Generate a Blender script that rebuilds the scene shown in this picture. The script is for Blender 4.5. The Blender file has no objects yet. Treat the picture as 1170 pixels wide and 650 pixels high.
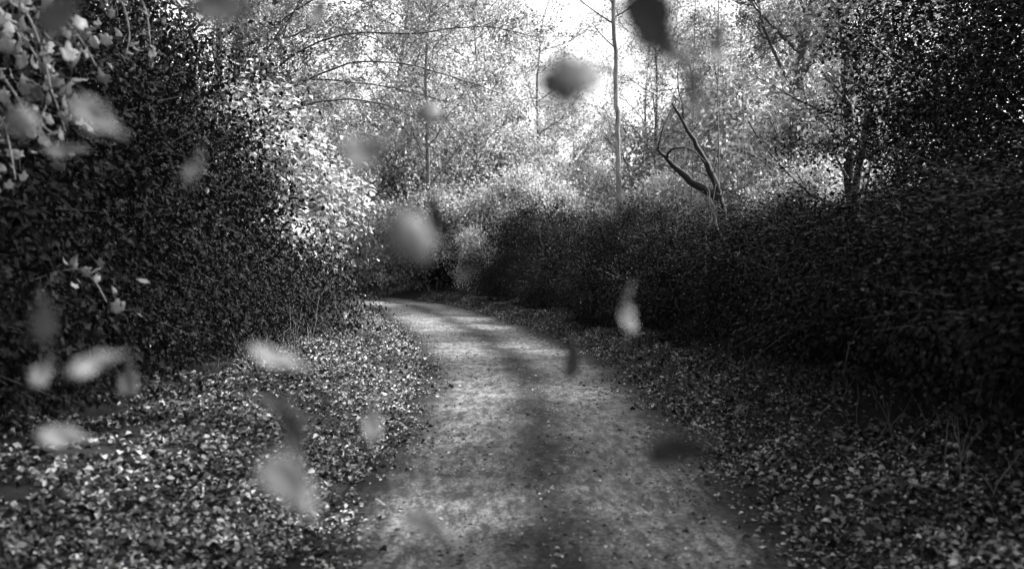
import bpy, math
import numpy as np
from mathutils import Vector

# ------------------------------------------------------------------ camera, sky, sun, exposure
sc = bpy.context.scene
COL = sc.collection
F = 1148.0            # focal length in photo pixels (photo 1170 x 650)
CX, HZ = 585.0, 300.0 # principal column and horizon row in the photo
EYE = 1.5
cam_d = bpy.data.cameras.new('camera')
cam = bpy.data.objects.new('camera', cam_d)
COL.objects.link(cam)
cam_d.sensor_width = 36.0
cam_d.lens = 36.0 * F / 1170.0
cam_d.shift_y = -25.0 / 1170.0
cam_d.clip_start = 0.05
cam_d.clip_end = 3000.0
cam.location = (0, 0, EYE)
cam.rotation_euler = (math.radians(90), 0, 0)
cam_d.dof.use_dof = True
cam_d.dof.focus_distance = 17.0
cam_d.dof.aperture_fstop = 2.1
sc.camera = cam

SUN_AZ = 75.0   # degrees to the right of straight ahead
SUN_EL = 44.0
world = bpy.data.worlds.new('World')
sc.world = world
world.use_nodes = True
nt = world.node_tree
nt.nodes.clear()
sky = nt.nodes.new('ShaderNodeTexSky')
sky.sky_type = 'NISHITA'
sky.sun_disc = False
sky.sun_elevation = math.radians(SUN_EL)
sky.sun_rotation = math.radians(SUN_AZ)
sky.air_density = 1.0
sky.dust_density = 4.0
bw = nt.nodes.new('ShaderNodeRGBToBW')   # black-and-white photograph
bg = nt.nodes.new('ShaderNodeBackground')
bg.inputs['Strength'].default_value = 0.145
wo = nt.nodes.new('ShaderNodeOutputWorld')
nt.links.new(sky.outputs[0], bw.inputs[0])
nt.links.new(bw.outputs[0], bg.inputs[0])
nt.links.new(bg.outputs[0], wo.inputs[0])

sun_d = bpy.data.lights.new('sun', 'SUN')
sun_d.energy = 3.6
sun_d.angle = math.radians(3.0)
sun = bpy.data.objects.new('sun', sun_d)
COL.objects.link(sun)
az, el = math.radians(SUN_AZ), math.radians(SUN_EL)
sdir = Vector((math.sin(az) * math.cos(el), math.cos(az) * math.cos(el), math.sin(el)))
sun.rotation_euler = (-sdir).to_track_quat('-Z', 'Y').to_euler()
sun.location = (20, 30, 40)

vs = sc.view_settings
vs.view_transform = 'Standard'
vs.look = 'None'
vs.exposure = 1.9
vs.gamma = 1.0
vs.use_curve_mapping = False
sc.render.engine = 'CYCLES'
cy = sc.cycles
cy.max_bounces = 6
cy.diffuse_bounces = 3
cy.glossy_bounces = 2
cy.transmission_bounces = 4
cy.transparent_max_bounces = 4
cy.caustics_reflective = False
cy.caustics_refractive = False
cy.use_denoising = True
cy.use_adaptive_sampling = True
cy.adaptive_threshold = .04

rng = np.random.default_rng(11)

# ------------------------------------------------------------------ helpers
def px(x, y, Y):
    """photo pixel at distance Y -> world point"""
    return np.array([(x - CX) / F * Y, Y, EYE + (HZ - y) / F * Y])

def ginput(n, *names):
    for k in names:
        if k in n.inputs:
            return n.inputs[k]

def new_mat(name):
    m = bpy.data.materials.new(name)
    m.use_nodes = True
    t = m.node_tree
    t.nodes.clear()
    out = t.nodes.new('ShaderNodeOutputMaterial')
    return m, t, out

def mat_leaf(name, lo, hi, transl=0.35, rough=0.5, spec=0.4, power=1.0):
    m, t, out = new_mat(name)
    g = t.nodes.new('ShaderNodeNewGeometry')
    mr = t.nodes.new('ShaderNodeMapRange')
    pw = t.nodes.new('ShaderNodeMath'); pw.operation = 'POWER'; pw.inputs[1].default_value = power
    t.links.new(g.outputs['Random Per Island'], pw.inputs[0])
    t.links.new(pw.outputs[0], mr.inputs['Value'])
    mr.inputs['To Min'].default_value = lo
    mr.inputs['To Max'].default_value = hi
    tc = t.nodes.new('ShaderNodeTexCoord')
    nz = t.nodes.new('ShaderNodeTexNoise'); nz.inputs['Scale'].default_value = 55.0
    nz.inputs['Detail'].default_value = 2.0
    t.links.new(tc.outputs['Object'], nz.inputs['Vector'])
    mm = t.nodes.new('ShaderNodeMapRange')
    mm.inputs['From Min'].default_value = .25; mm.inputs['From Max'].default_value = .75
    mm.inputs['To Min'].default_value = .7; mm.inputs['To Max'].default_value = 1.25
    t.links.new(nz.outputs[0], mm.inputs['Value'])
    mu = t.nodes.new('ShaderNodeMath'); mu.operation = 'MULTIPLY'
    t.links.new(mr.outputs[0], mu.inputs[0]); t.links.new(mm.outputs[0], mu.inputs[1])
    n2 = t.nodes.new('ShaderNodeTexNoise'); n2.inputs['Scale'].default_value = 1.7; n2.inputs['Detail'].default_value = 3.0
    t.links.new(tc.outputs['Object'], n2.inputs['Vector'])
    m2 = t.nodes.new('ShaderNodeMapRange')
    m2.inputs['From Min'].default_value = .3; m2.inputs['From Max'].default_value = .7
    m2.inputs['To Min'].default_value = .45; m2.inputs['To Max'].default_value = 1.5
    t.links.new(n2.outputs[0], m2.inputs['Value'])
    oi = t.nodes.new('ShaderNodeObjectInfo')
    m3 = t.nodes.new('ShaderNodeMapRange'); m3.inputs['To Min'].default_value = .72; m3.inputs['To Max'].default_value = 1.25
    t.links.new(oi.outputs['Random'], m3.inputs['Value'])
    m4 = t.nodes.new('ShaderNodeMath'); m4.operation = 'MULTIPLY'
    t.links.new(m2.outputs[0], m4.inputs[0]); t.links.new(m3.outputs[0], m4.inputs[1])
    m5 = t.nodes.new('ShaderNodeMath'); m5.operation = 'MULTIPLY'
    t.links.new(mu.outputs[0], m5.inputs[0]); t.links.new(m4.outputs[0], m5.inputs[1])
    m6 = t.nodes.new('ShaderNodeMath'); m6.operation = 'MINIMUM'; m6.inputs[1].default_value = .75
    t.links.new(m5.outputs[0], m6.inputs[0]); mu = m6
    p = t.nodes.new('ShaderNodeBsdfPrincipled')
    t.links.new(mu.outputs[0], p.inputs['Base Color'])
    p.inputs['Roughness'].default_value = rough
    p.inputs['Specular IOR Level'].default_value = spec
    tr = t.nodes.new('ShaderNodeBsdfTranslucent')
    t.links.new(mu.outputs[0], tr.inputs['Color'])
    mx = t.nodes.new('ShaderNodeMixShader')
    mx.inputs[0].default_value = transl
    t.links.new(p.outputs[0], mx.inputs[1]); t.links.new(tr.outputs[0], mx.inputs[2])
    t.links.new(mx.outputs[0], out.inputs['Surface'])
    return m

def mat_bark(name, lo, hi, scale=9.0):
    m, t, out = new_mat(name)
    tc = t.nodes.new('ShaderNodeTexCoord')
    mp = t.nodes.new('ShaderNodeMapping'); mp.inputs['Scale'].default_value = (1, 1, .22)
    t.links.new(tc.outputs['Object'], mp.inputs['Vector'])
    nz = t.nodes.new('ShaderNodeTexNoise'); nz.inputs['Scale'].default_value = scale
    nz.inputs['Detail'].default_value = 6.0
    t.links.new(mp.outputs[0], nz.inputs['Vector'])
    mr = t.nodes.new('ShaderNodeMapRange')
    mr.inputs['From Min'].default_value = .3; mr.inputs['From Max'].default_value = .7
    mr.inputs['To Min'].default_value = lo; mr.inputs['To Max'].default_value = hi
    t.links.new(nz.outputs[0], mr.inputs['Value'])
    p = t.nodes.new('ShaderNodeBsdfPrincipled')
    t.links.new(mr.outputs[0], p.inputs['Base Color'])
    p.inputs['Roughness'].default_value = .8
    b = t.nodes.new('ShaderNodeBump'); b.inputs['Strength'].default_value = .6
    b.inputs['Distance'].default_value = .02
    t.links.new(nz.outputs[0], b.inputs['Height']); t.links.new(b.outputs[0], p.inputs['Normal'])
    t.links.new(p.outputs[0], out.inputs['Surface'])
    return m

M = {
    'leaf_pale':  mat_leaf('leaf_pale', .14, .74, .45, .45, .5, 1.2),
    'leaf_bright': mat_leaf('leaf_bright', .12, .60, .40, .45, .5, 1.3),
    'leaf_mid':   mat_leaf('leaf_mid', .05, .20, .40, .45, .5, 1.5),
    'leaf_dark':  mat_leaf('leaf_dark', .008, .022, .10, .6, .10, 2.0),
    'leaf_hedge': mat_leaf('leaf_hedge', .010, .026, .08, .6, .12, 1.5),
    'leaf_glint': mat_leaf('leaf_glint', .05, .22, .30, .35, .5, 2.5),  # pale leaf colour standing in for light glinting on dark foliage
    'litter':     mat_leaf('leaf_litter', .012, .58, .12, .55, .3, 2.6),
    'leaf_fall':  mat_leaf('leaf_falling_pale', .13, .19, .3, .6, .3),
    'leaf_fallb': mat_leaf('leaf_falling_bright', .30, .40, .35, .6, .3),  # lighter albedo paints in the light a falling leaf catches
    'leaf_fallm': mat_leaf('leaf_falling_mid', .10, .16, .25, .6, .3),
    'leaf_falld': mat_leaf('leaf_falling_dark', .015, .03, .06, .6, .3),  # near-black albedo puts the backlit silhouette into the leaf colour
    'bark_dark':  mat_bark('bark_dark', .02, .06),
    'bark_black': mat_bark('bark_black', .006, .02),
    'bark_patchy': mat_bark('bark_patchy', .02, .30, 5.0),
    'bark_mid':   mat_bark('bark_mid', .06, .16),
    'bark_pale':  mat_bark('bark_pale', .18, .40),
}

def link(name, me, mat, parent=None):
    o = bpy.data.objects.new(name, me)
    COL.objects.link(o)
    if me is not None and mat is not None and not me.materials:
        me.materials.append(mat)
    if parent is not None:
        o.parent = parent
    return o

def thing(name, label, cat, loc=(0, 0, 0), rz=0.0, scale=1.0, group=None):
    o = bpy.data.objects.new(name, None)
    COL.objects.link(o)
    o.empty_display_size = .2
    o.location = loc
    o.rotation_euler = (0, 0, rz)
    o.scale = (scale,) * 3 if np.isscalar(scale) else scale
    o['label'] = label; o['category'] = cat
    if group: o['group'] = group
    return o

def mesh_np(name, V, faces, smooth=False):
    """V (n,3); faces: list of (m,k) int arrays"""
    me = bpy.data.meshes.new(name)
    V = np.asarray(V, np.float32)
    me.vertices.add(len(V)); me.vertices.foreach_set('co', V.ravel())
    idx = np.concatenate([f.ravel() for f in faces]).astype(np.int32)
    sizes = np.concatenate([np.full(len(f), f.shape[1], np.int32) for f in faces])
    starts = np.concatenate([[0], np.cumsum(sizes)[:-1]]).astype(np.int32)
    me.loops.add(len(idx)); me.loops.foreach_set('vertex_index', idx)
    me.polygons.add(len(sizes)); me.polygons.foreach_set('loop_start', starts)
    if smooth:
        me.polygons.foreach_set('use_smooth', np.ones(len(sizes), bool))
    me.update(calc_edges=True)
    me.validate()
    return me

def nrm(a):
    return a / np.maximum(np.linalg.norm(a, axis=-1, keepdims=True), 1e-9)

def leaves_geo(P, D, N, S, aspect=.55, fold=.18, fine=False):
    """leaf blades: P base points, D axis, N rough normal, S length"""
    D = nrm(D); N = nrm(N - (N * D).sum(1, keepdims=True) * D)
    W = np.cross(D, N)
    S = S[:, None]
    a = aspect * .5
    n = len(P)
    if not fine:
        v = np.stack([P, P + D * S * .45 + W * S * a + N * S * fold,
                      P + D * S - N * S * .08, P + D * S * .45 - W * S * a + N * S * fold], 1)
        b = (np.arange(n) * 4)[:, None]
        f = np.concatenate([b + np.array([[0, 2, 1]]), b + np.array([[0, 3, 2]])], 0)
        return v.reshape(-1, 3), f
    v = np.stack([P, P + D * S * .25 + W * S * a * .8 + N * S * fold * .8,
                  P + D * S * .6 + W * S * a + N * S * fold, P + D * S - N * S * .12,
                  P + D * S * .6 - W * S * a + N * S * fold, P + D * S * .25 - W * S * a * .8 + N * S * fold * .8,
                  P + D * S * .45], 1)
    b = (np.arange(n) * 7)[:, None]
    tr = [[0, 6, 1], [1, 6, 2], [2, 6, 3], [3, 6, 4], [4, 6, 5], [5, 6, 0]]
    f = np.concatenate([b + np.array([q]) for q in tr], 0)
    return v.reshape(-1, 3), f

class Tubes:
    def __init__(s): s.V = []; s.Fq = []; s.n = 0
    def add(s, pts, rad, k=4):
        pts = np.asarray(pts, float); m = len(pts)
        rad = np.asarray(rad, float)
        T = nrm(np.gradient(pts, axis=0))
        ref = np.array([0.3, 1, .2]) if abs(T[0, 1]) < .9 else np.array([1, 0, 0.2])
        U = nrm(np.cross(T, ref)); W = np.cross(T, U)
        a = np.arange(k) * 2 * np.pi / k
        ring = pts[:, None] + rad[:, None, None] * (np.cos(a)[None, :, None] * U[:, None] + np.sin(a)[None, :, None] * W[:, None])
        i = np.arange(m - 1)[:, None] * k; j = np.arange(k)[None]
        q = np.stack([i + j, i + (j + 1) % k, i + k + (j + 1) % k, i + k + j], -1).reshape(-1, 4)
        s.V.append(ring.reshape(-1, 3)); s.Fq.append(q + s.n); s.n += m * k
        # closing cap at the tip
    def build(s, name, smooth=True):
        return mesh_np(name, np.concatenate(s.V), [np.concatenate(s.Fq)], smooth)

def interp(pts, t):
    f = t * (len(pts) - 1); i = min(int(f), len(pts) - 2); u = f - i
    return pts[i] * (1 - u) + pts[i + 1] * u, nrm(pts[i + 1] - pts[i])

def wiggle(p, d, L, n, amp, up, R):
    pts = [p]; d = nrm(d)
    for _ in range(n):
        d = nrm(d + R.normal(0, amp, 3) + np.array([0, 0, up]))
        pts.append(pts[-1] + d * L / n)
    return np.array(pts)

def side_dir(T, ang, R):
    a = R.normal(0, 1, 3); a = nrm(a - a.dot(T) * T)
    return nrm(T * math.cos(ang) + a * math.sin(ang))

class Plant:
    """collects twigs and leaves in local coordinates"""
    def __init__(s, seed):
        s.R = np.random.default_rng(seed); s.tw = Tubes(); s.P = []; s.D = []; s.N = []; s.S = []
    def leaf_on(s, pts, n, size, spread, t0=.1):
        R = s.R
        for t in R.uniform(t0, 1, n):
            p, T = interp(pts, t)
            d = nrm(T + R.normal(0, .9, 3) + np.array([0, 0, -.25]))
            s.P.append(p + R.normal(0, spread, 3)); s.D.append(d)
            s.N.append(R.normal(0, .6, 3) + np.array([0, 0, .9])); s.S.append(size * R.uniform(.6, 1.3))
    def spawn(s, pts, r, spec, lv=0):
        """spec: list of dict(n, L, ang, amp, up, leaf, size, spread, t0)"""
        R = s.R; q = spec[lv]
        for _ in range(int(R.poisson(q['n'])) if q['n'] > 6 else q['n']):
            t = R.uniform(q.get('t0', .25), 1)
            p, T = interp(pts, t)
            d = side_dir(T, R.normal(q['ang'], .2), R)
            L = q['L'] * R.uniform(.5, 1.25) * (1.15 - .5 * t)
            c = wiggle(p, d, L, q.get('seg', 4), q['amp'], q['up'], R)
            rr = max(r * .5 * (1.1 - .6 * t), q.get('rmin', .004))
            s.tw.add(c, np.linspace(rr, rr * .35, len(c)), 3)
            if q.get('leaf'):
                s.leaf_on(c, int(R.poisson(q['leaf'])), q['size'], q['spread'])
            if lv + 1 < len(spec):
                s.spawn(c, rr, spec, lv + 1)
    def leaf_mesh(s, name, aspect=.6, fine=False):
        v, f = leaves_geo(np.array(s.P), np.array(s.D), np.array(s.N), np.array(s.S), aspect, .15, fine)
        return mesh_np(name, v, [f])

# ------------------------------------------------------------------ terrain and lane
CL = np.array([(-4, -60, 1.3), (-1.2, -30, 1.3), (-.1, -10, 1.28), (.1, 0, 1.34), (.20, 5, 1.34), (.28, 8, 1.32), (.28, 11, 1.32),
               (.02, 15.5, 1.42), (-.62, 20, 1.5), (-1.45, 25, 1.55), (-3.4, 34.5, 1.65), (-8.4, 48, 1.75), (-17.5, 61, 1.7),
               (-27, 74, 1.7), (-45, 84, 1.7), (-90, 96, 1.7)], float)
# smooth resample
tt = np.concatenate([[0], np.cumsum(np.hypot(np.diff(CL[:, 0]), np.diff(CL[:, 1])))])
ts = np.arange(0, tt[-1], .35)
CLx, CLy, CLw = (np.interp(ts, tt, CL[:, k]) for k in range(3))
ker = np.hanning(23); ker /= ker.sum()
pad = lambda a: np.convolve(np.concatenate([np.full(11, a[0]), a, np.full(11, a[-1])]), ker, 'valid')
CLx, CLy, CLw = pad(CLx), pad(CLy), pad(CLw)
CLx[:12] = np.interp(ts[:12], tt, CL[:, 0]); CLy[:12] = np.interp(ts[:12], tt, CL[:, 1])
CT = nrm(np.stack([np.gradient(CLx), np.gradient(CLy)], 1))

def sstep(a, b, x):
    t = np.clip((x - a) / (b - a), 0, 1); return t * t * (3 - 2 * t)

def vnoise(x, y, s, seed=0):
    """smooth value noise"""
    x = x / s; y = y / s
    xi = np.floor(x).astype(int); yi = np.floor(y).astype(int)
    def h(i, j):
        n = (i * 374761393 + j * 668265263 + seed * 974711) & 0x7fffffff
        n = ((n ^ (n >> 13)) * 1274126177) & 0x7fffffff
        return (n & 0xffff) / 65535.0
    u = x - xi; v = y - yi
    u = u * u * (3 - 2 * u); v = v * v * (3 - 2 * v)
    return (h(xi, yi) * (1 - u) + h(xi + 1, yi) * u) * (1 - v) + (h(xi, yi + 1) * (1 - u) + h(xi + 1, yi + 1) * u) * v

def lane_coords(x, y):
    """signed lateral offset (right +), half width"""
    x = np.atleast_1d(np.asarray(x, float)); y = np.atleast_1d(np.asarray(y, float))
    S = np.empty(len(x)); W = np.empty(len(x))
    for a in range(0, len(x), 20000):
        b = slice(a, a + 20000)
        d2 = (x[b, None] - CLx[None]) ** 2 + (y[b, None] - CLy[None]) ** 2
        i = d2.argmin(1)
        dx = x[b] - CLx[i]; dy = y[b] - CLy[i]
        cr = CT[i, 1] * dx - CT[i, 0] * dy
        S[b] = np.sign(cr) * np.sqrt(d2[np.arange(len(i)), i]); W[b] = CLw[i]
    return S, W

def ground_z(x, y):
    s, w = lane_coords(x, y)
    x = np.atleast_1d(np.asarray(x, float)); y = np.atleast_1d(np.asarray(y, float))
    el_ = -s - w; er = s - w
    z = np.full(len(x), -.05)
    fl = 1 - .62 * sstep(17, 27, y)
    z = z + np.where(s < 0, .05 * sstep(-.1, .12, el_) + .42 * fl * sstep(.05, 1.4, el_) + .62 * fl * sstep(1.6, 3.6, el_),
                     .05 * sstep(-.1, .12, er) + .24 * sstep(.02, .7, er) + .92 * sstep(.9, 2.7, er))
    e = np.maximum(np.maximum(el_, er), 0)
    k = np.clip(e / .5, 0, 1)
    z = z + k * (.10 * (vnoise(x, y, .55, 1) - .5) + .22 * (vnoise(x, y, 1.7, 2) - .5)) * np.clip(e + .3, .3, 1)
    z = z + sstep(6, 60, e) * (vnoise(x, y, 25, 3) - .5) * 1.2
    z = z + sstep(60, 900, np.hypot(x, y)) * 6.0
    return z

def mat_soil():
    m, t, out = new_mat('soil_and_leaf_mould')
    tc = t.nodes.new('ShaderNodeTexCoord')
    nz = t.nodes.new('ShaderNodeTexNoise'); nz.inputs['Scale'].default_value = 5; nz.inputs['Detail'].default_value = 10
    nz.inputs['Roughness'].default_value = .7
    t.links.new(tc.outputs['Object'], nz.inputs['Vector'])
    mr = t.nodes.new('ShaderNodeMapRange')
    mr.inputs['From Min'].default_value = .3; mr.inputs['From Max'].default_value = .75
    mr.inputs['To Min'].default_value = .008; mr.inputs['To Max'].default_value = .035
    t.links.new(nz.outputs[0], mr.inputs['Value'])
    p = t.nodes.new('ShaderNodeBsdfPrincipled'); p.inputs['Roughness'].default_value = .95
    p.inputs['Specular IOR Level'].default_value = .2
    t.links.new(mr.outputs[0], p.inputs['Base Color'])
    b = t.nodes.new('ShaderNodeBump'); b.inputs['Strength'].default_value = .9; b.inputs['Distance'].default_value = .06
    t.links.new(nz.outputs[0], b.inputs['Height']); t.links.new(b.outputs[0], p.inputs['Normal'])
    t.links.new(p.outputs[0], out.inputs['Surface'])
    return m

def grade(a, b, d0, d1, r):
    """graded coordinates: fine in the middle, coarse outside"""
    mid = list(np.arange(a, b, d0)) + [b]
    out_, st, v = [], d0, b
    while v < d1: st *= r; v += st; out_.append(v)
    lo, st, v = [], d0, a
    while v > -d1 + (a + b) / 2: st *= r; v -= st; lo.append(v)
    return np.array(lo[::-1] + mid + out_)

gx = grade(-7, 7, .16, 900, 1.16)
gy = grade(2, 42, .2, 1200, 1.12)
GX, GY = np.meshgrid(gx, gy)
gz = ground_z(GX.ravel(), GY.ravel())
nx, ny = len(gx), len(gy)
ii = (np.arange(ny - 1)[:, None] * nx + np.arange(nx - 1)[None]).ravel()
gm = mesh_np('ground', np.stack([GX.ravel(), GY.ravel(), gz], 1), [np.stack([ii, ii + 1, ii + nx + 1, ii + nx], 1)], True)
g = link('ground', gm, mat_soil()); g['kind'] = 'structure'

def mat_asphalt():
    m, t, out = new_mat('worn_damp_asphalt')
    L = t.links.new
    at = t.nodes.new('ShaderNodeAttribute'); at.attribute_name = 'lane_uv'   # x: lateral -1..1, y: metres along
    sep = t.nodes.new('ShaderNodeSeparateXYZ'); L(at.outputs['Vector'], sep.inputs[0])
    tc = t.nodes.new('ShaderNodeTexCoord')
    def noise(scale, det, rough=.6, vec=None):
        n = t.nodes.new('ShaderNodeTexNoise'); n.inputs['Scale'].default_value = scale
        n.inputs['Detail'].default_value = det; n.inputs['Roughness'].default_value = rough
        L(vec or tc.outputs['Object'], n.inputs['Vector']); return n.outputs[0]
    def math_(op, a, b=None, clamp=False):
        n = t.nodes.new('ShaderNodeMath'); n.operation = op; n.use_clamp = clamp
        for k, v in enumerate((a, b)):
            if v is None: continue
            if isinstance(v, (int, float)): n.inputs[k].default_value = v
            else: L(v, n.inputs[k])
        return n.outputs[0]
    def rng_(v, a, b, c, d):
        n = t.nodes.new('ShaderNodeMapRange'); n.interpolation_type = 'SMOOTHSTEP'
        L(v, n.inputs['Value'])
        for k, q in zip(('From Min', 'From Max', 'To Min', 'To Max'), (a, b, c, d)): n.inputs[k].default_value = q
        return n.outputs[0]
    wob = math_('ADD', sep.outputs[0], math_('MULTIPLY', math_('SUBTRACT', noise(.9, 4), .5), .45))
    # polished wheel tracks either side of the mossy crown
    trk = math_('SUBTRACT', math_('ABSOLUTE', wob), .42)
    trk = rng_(math_('ABSOLUTE', trk), .06, .48, 1, 0)
    fine = noise(90, 3, .7); patch = noise(2.2, 6, .65); grit = noise(260, 2, .6)
    mp = t.nodes.new('ShaderNodeMapping'); mp.inputs['Scale'].default_value = (1, .28, 1); L(tc.outputs['Object'], mp.inputs['Vector'])
    streak = noise(13, 8, .75, mp.outputs[0]); stone = noise(38, 4, .75)
    base = math_('ADD', .016, math_('MULTIPLY', trk, .115))
    base = math_('MULTIPLY', base, rng_(patch, .35, .65, .72, 1.28))
    base = math_('MULTIPLY', base, rng_(streak, .38, .62, .3, 1.65))
    base = math_('MULTIPLY', base, rng_(stone, .38, .62, .4, 1.6))
    base = math_('MULTIPLY', base, rng_(fine, .3, .7, .5, 1.5))
    base = math_('MULTIPLY', base, rng_(math_('ABSOLUTE', wob), .62, .95, 1, .3))   # mud washed to the margins
    p = t.nodes.new('ShaderNodeBsdfPrincipled')
    L(base, p.inputs['Base Color'])
    rgh = math_('SUBTRACT', .82, math_('MULTIPLY', trk, .28))
    rgh = math_('ADD', rgh, math_('MULTIPLY', math_('SUBTRACT', patch, .5), .2), True)
    L(rgh, p.inputs['Roughness'])
    p.inputs['Specular IOR Level'].default_value = .22
    b = t.nodes.new('ShaderNodeBump'); b.inputs['Strength'].default_value = .8; b.inputs['Distance'].default_value = .015
    L(math_('ADD', math_('ADD', math_('ADD', fine, stone), math_('MULTIPLY', grit, .5)), math_('MULTIPLY', patch, .9)), b.inputs['Height']); L(b.outputs[0], p.inputs['Normal'])
    L(p.outputs[0], out.inputs['Surface'])
    return m

nl = 17
lat = np.linspace(-1, 1, nl)
C2 = np.stack([CLx, CLy], 1); RT = np.stack([CT[:, 1], -CT[:, 0]], 1)
lw = CLw + .12
edge = lambda sd: .10 * (vnoise(CLy, CLx * 0 + sd, .7, 5) - .5) + .16 * (vnoise(CLy, CLx * 0 + sd, 2.3, 6) - .5)
eL, eR = edge(3.), edge(9.)
V = []; UV = []
for j, l in enumerate(lat):
    w = lw * l + (eL if l < 0 else eR) * abs(l) ** 6
    p = C2 + RT * w[:, None]
    z = .035 * (1 - l * l) + .004 - .04 * (abs(l) > .99) - .018 * np.exp(-((abs(l) - .45) / .2) ** 2)
    V.append(np.concatenate([p, np.full((len(p), 1), z)], 1)); UV.append(np.stack([np.full(len(p), l), ts, ts * 0], 1))
V = np.array(V); UV = np.array(UV)                    # (nl, n, 3)
n_ = len(ts)
i0 = (np.arange(nl - 1)[:, None] * n_ + np.arange(n_ - 1)[None]).ravel()
lm = mesh_np('lane', V.reshape(-1, 3), [np.stack([i0, i0 + n_, i0 + n_ + 1, i0 + 1], 1)], True)
a = lm.attributes.new('lane_uv', 'FLOAT_VECTOR', 'POINT'); a.data.foreach_set('vector', UV.reshape(-1, 3).astype(np.float32).ravel())
lane = link('lane', lm, mat_asphalt()); lane['kind'] = 'structure'

def lane_z(l):
    return .035 * (1 - l * l) + .004 - .018 * np.exp(-((abs(l) - .45) / .2) ** 2)

# ------------------------------------------------------------------ leaf litter (nobody could count it)
def litter(name, side, n, emax, ymax, label, dens_pow, mat, size=(.022, .046), thr=.5):
    R = np.random.default_rng(abs(hash(name)) % 999 if False else len(name) * 7 + side)
    # uniform in 1/Y-ish so that the picture is evenly covered
    Y = 3.2 + (ymax - 3.2) * R.uniform(0, 1, n) ** 1.7
    k = np.searchsorted(CLy, Y).clip(1, len(CLy) - 1)
    e = emax * R.uniform(0, 1, n) ** dens_pow
    e = np.where(R.uniform(0, 1, n) < .03, -np.abs(R.normal(0, .22, n)), e)
    off = side * (CLw[k] + e)
    x = CLx[k] + RT[k, 0] * off; y = CLy[k] + RT[k, 1] * off + R.uniform(-.2, .2, n)
    keep = vnoise(x, y, .6, 8) + .5 * vnoise(x, y, .2, 9) + R.uniform(-.3, .3, n) > thr + .45 * sstep(emax * .45, emax, e) + .35 * sstep(.12, -.2, e)
    x, y = x[keep], y[keep]; m = len(x)
    z = ground_z(x, y) + R.uniform(.004, .035, m)
    s_, w_ = lane_coords(x, y)
    on = np.abs(s_) < w_ + .12
    z = np.where(on, np.maximum(z, lane_z(np.clip(np.abs(s_) / (w_ + .12), 0, 1)) + .006), z)
    a = R.uniform(0, 2 * np.pi, m)
    D = np.stack([np.cos(a), np.sin(a), R.normal(0, .25, m)], 1)
    N = np.stack([R.normal(0, .5, m), R.normal(0, .5, m), np.ones(m)], 1)
    v, f = leaves_geo(np.stack([x, y, z], 1), D, N, R.uniform(*size, m) * (1 + .012 * y) * R.choice([.6, 1., 1.25], m), R.uniform(.45, .85, (m, 1)), R.uniform(-.05, .5, (m, 1)), True)
    o = link(name, mesh_np(name, v, [f]), mat)
    o['kind'] = 'stuff'; o['label'] = label; o['category'] = 'leaf litter'
    return o
litter('leaf_litter', -1, 125000, 2.25, 34, 'pale fallen leaves heaped along the left verge of the lane', .9, M['litter'])
litter('leaf_litter', 1, 60000, 1.6, 40, 'fallen leaves strewn along the right verge below the dark hedge', 1.0, M['litter'], thr=.36)

# crumbs of leaf and grit on the lane, too small to pick apart
R = np.random.default_rng(5)
n = 15000
Y = 3.5 + 30 * R.uniform(0, 1, n) ** 1.5
k = np.searchsorted(CLy, Y).clip(1, len(CLy) - 1)
l = np.where(R.uniform(0, 1, n) < .55, R.uniform(-1, 1, n), np.sign(R.normal(0, 1, n)) * (1 - np.abs(R.normal(0, .25, n)))).clip(-.97, .97)
cl_ = vnoise(l * 3.0, Y * .55, .6, 12) + .5 * vnoise(l * 9, Y * 2, .6, 13) + R.uniform(-.25, .25, n) > .78
l, Y, k = l[cl_], Y[cl_], k[cl_]; n = len(l)
x = CLx[k] + RT[k, 0] * l * CLw[k]; y = Y
a = R.uniform(0, 6.28, n)
v, f = leaves_geo(np.stack([x, y, lane_z(l) + .004], 1), np.stack([np.cos(a), np.sin(a), R.normal(0, .1, n)], 1),
                  np.stack([R.normal(0, .2, n), R.normal(0, .2, n), np.ones(n)], 1), R.uniform(.012, .045, n), .6, .2)
o = link('leaf_crumbs', mesh_np('leaf_crumbs', v, [f]), M['litter'])
o['kind'] = 'stuff'; o['label'] = 'small leaf crumbs and grit sprinkled over the lane'; o['category'] = 'leaf litter'

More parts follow.
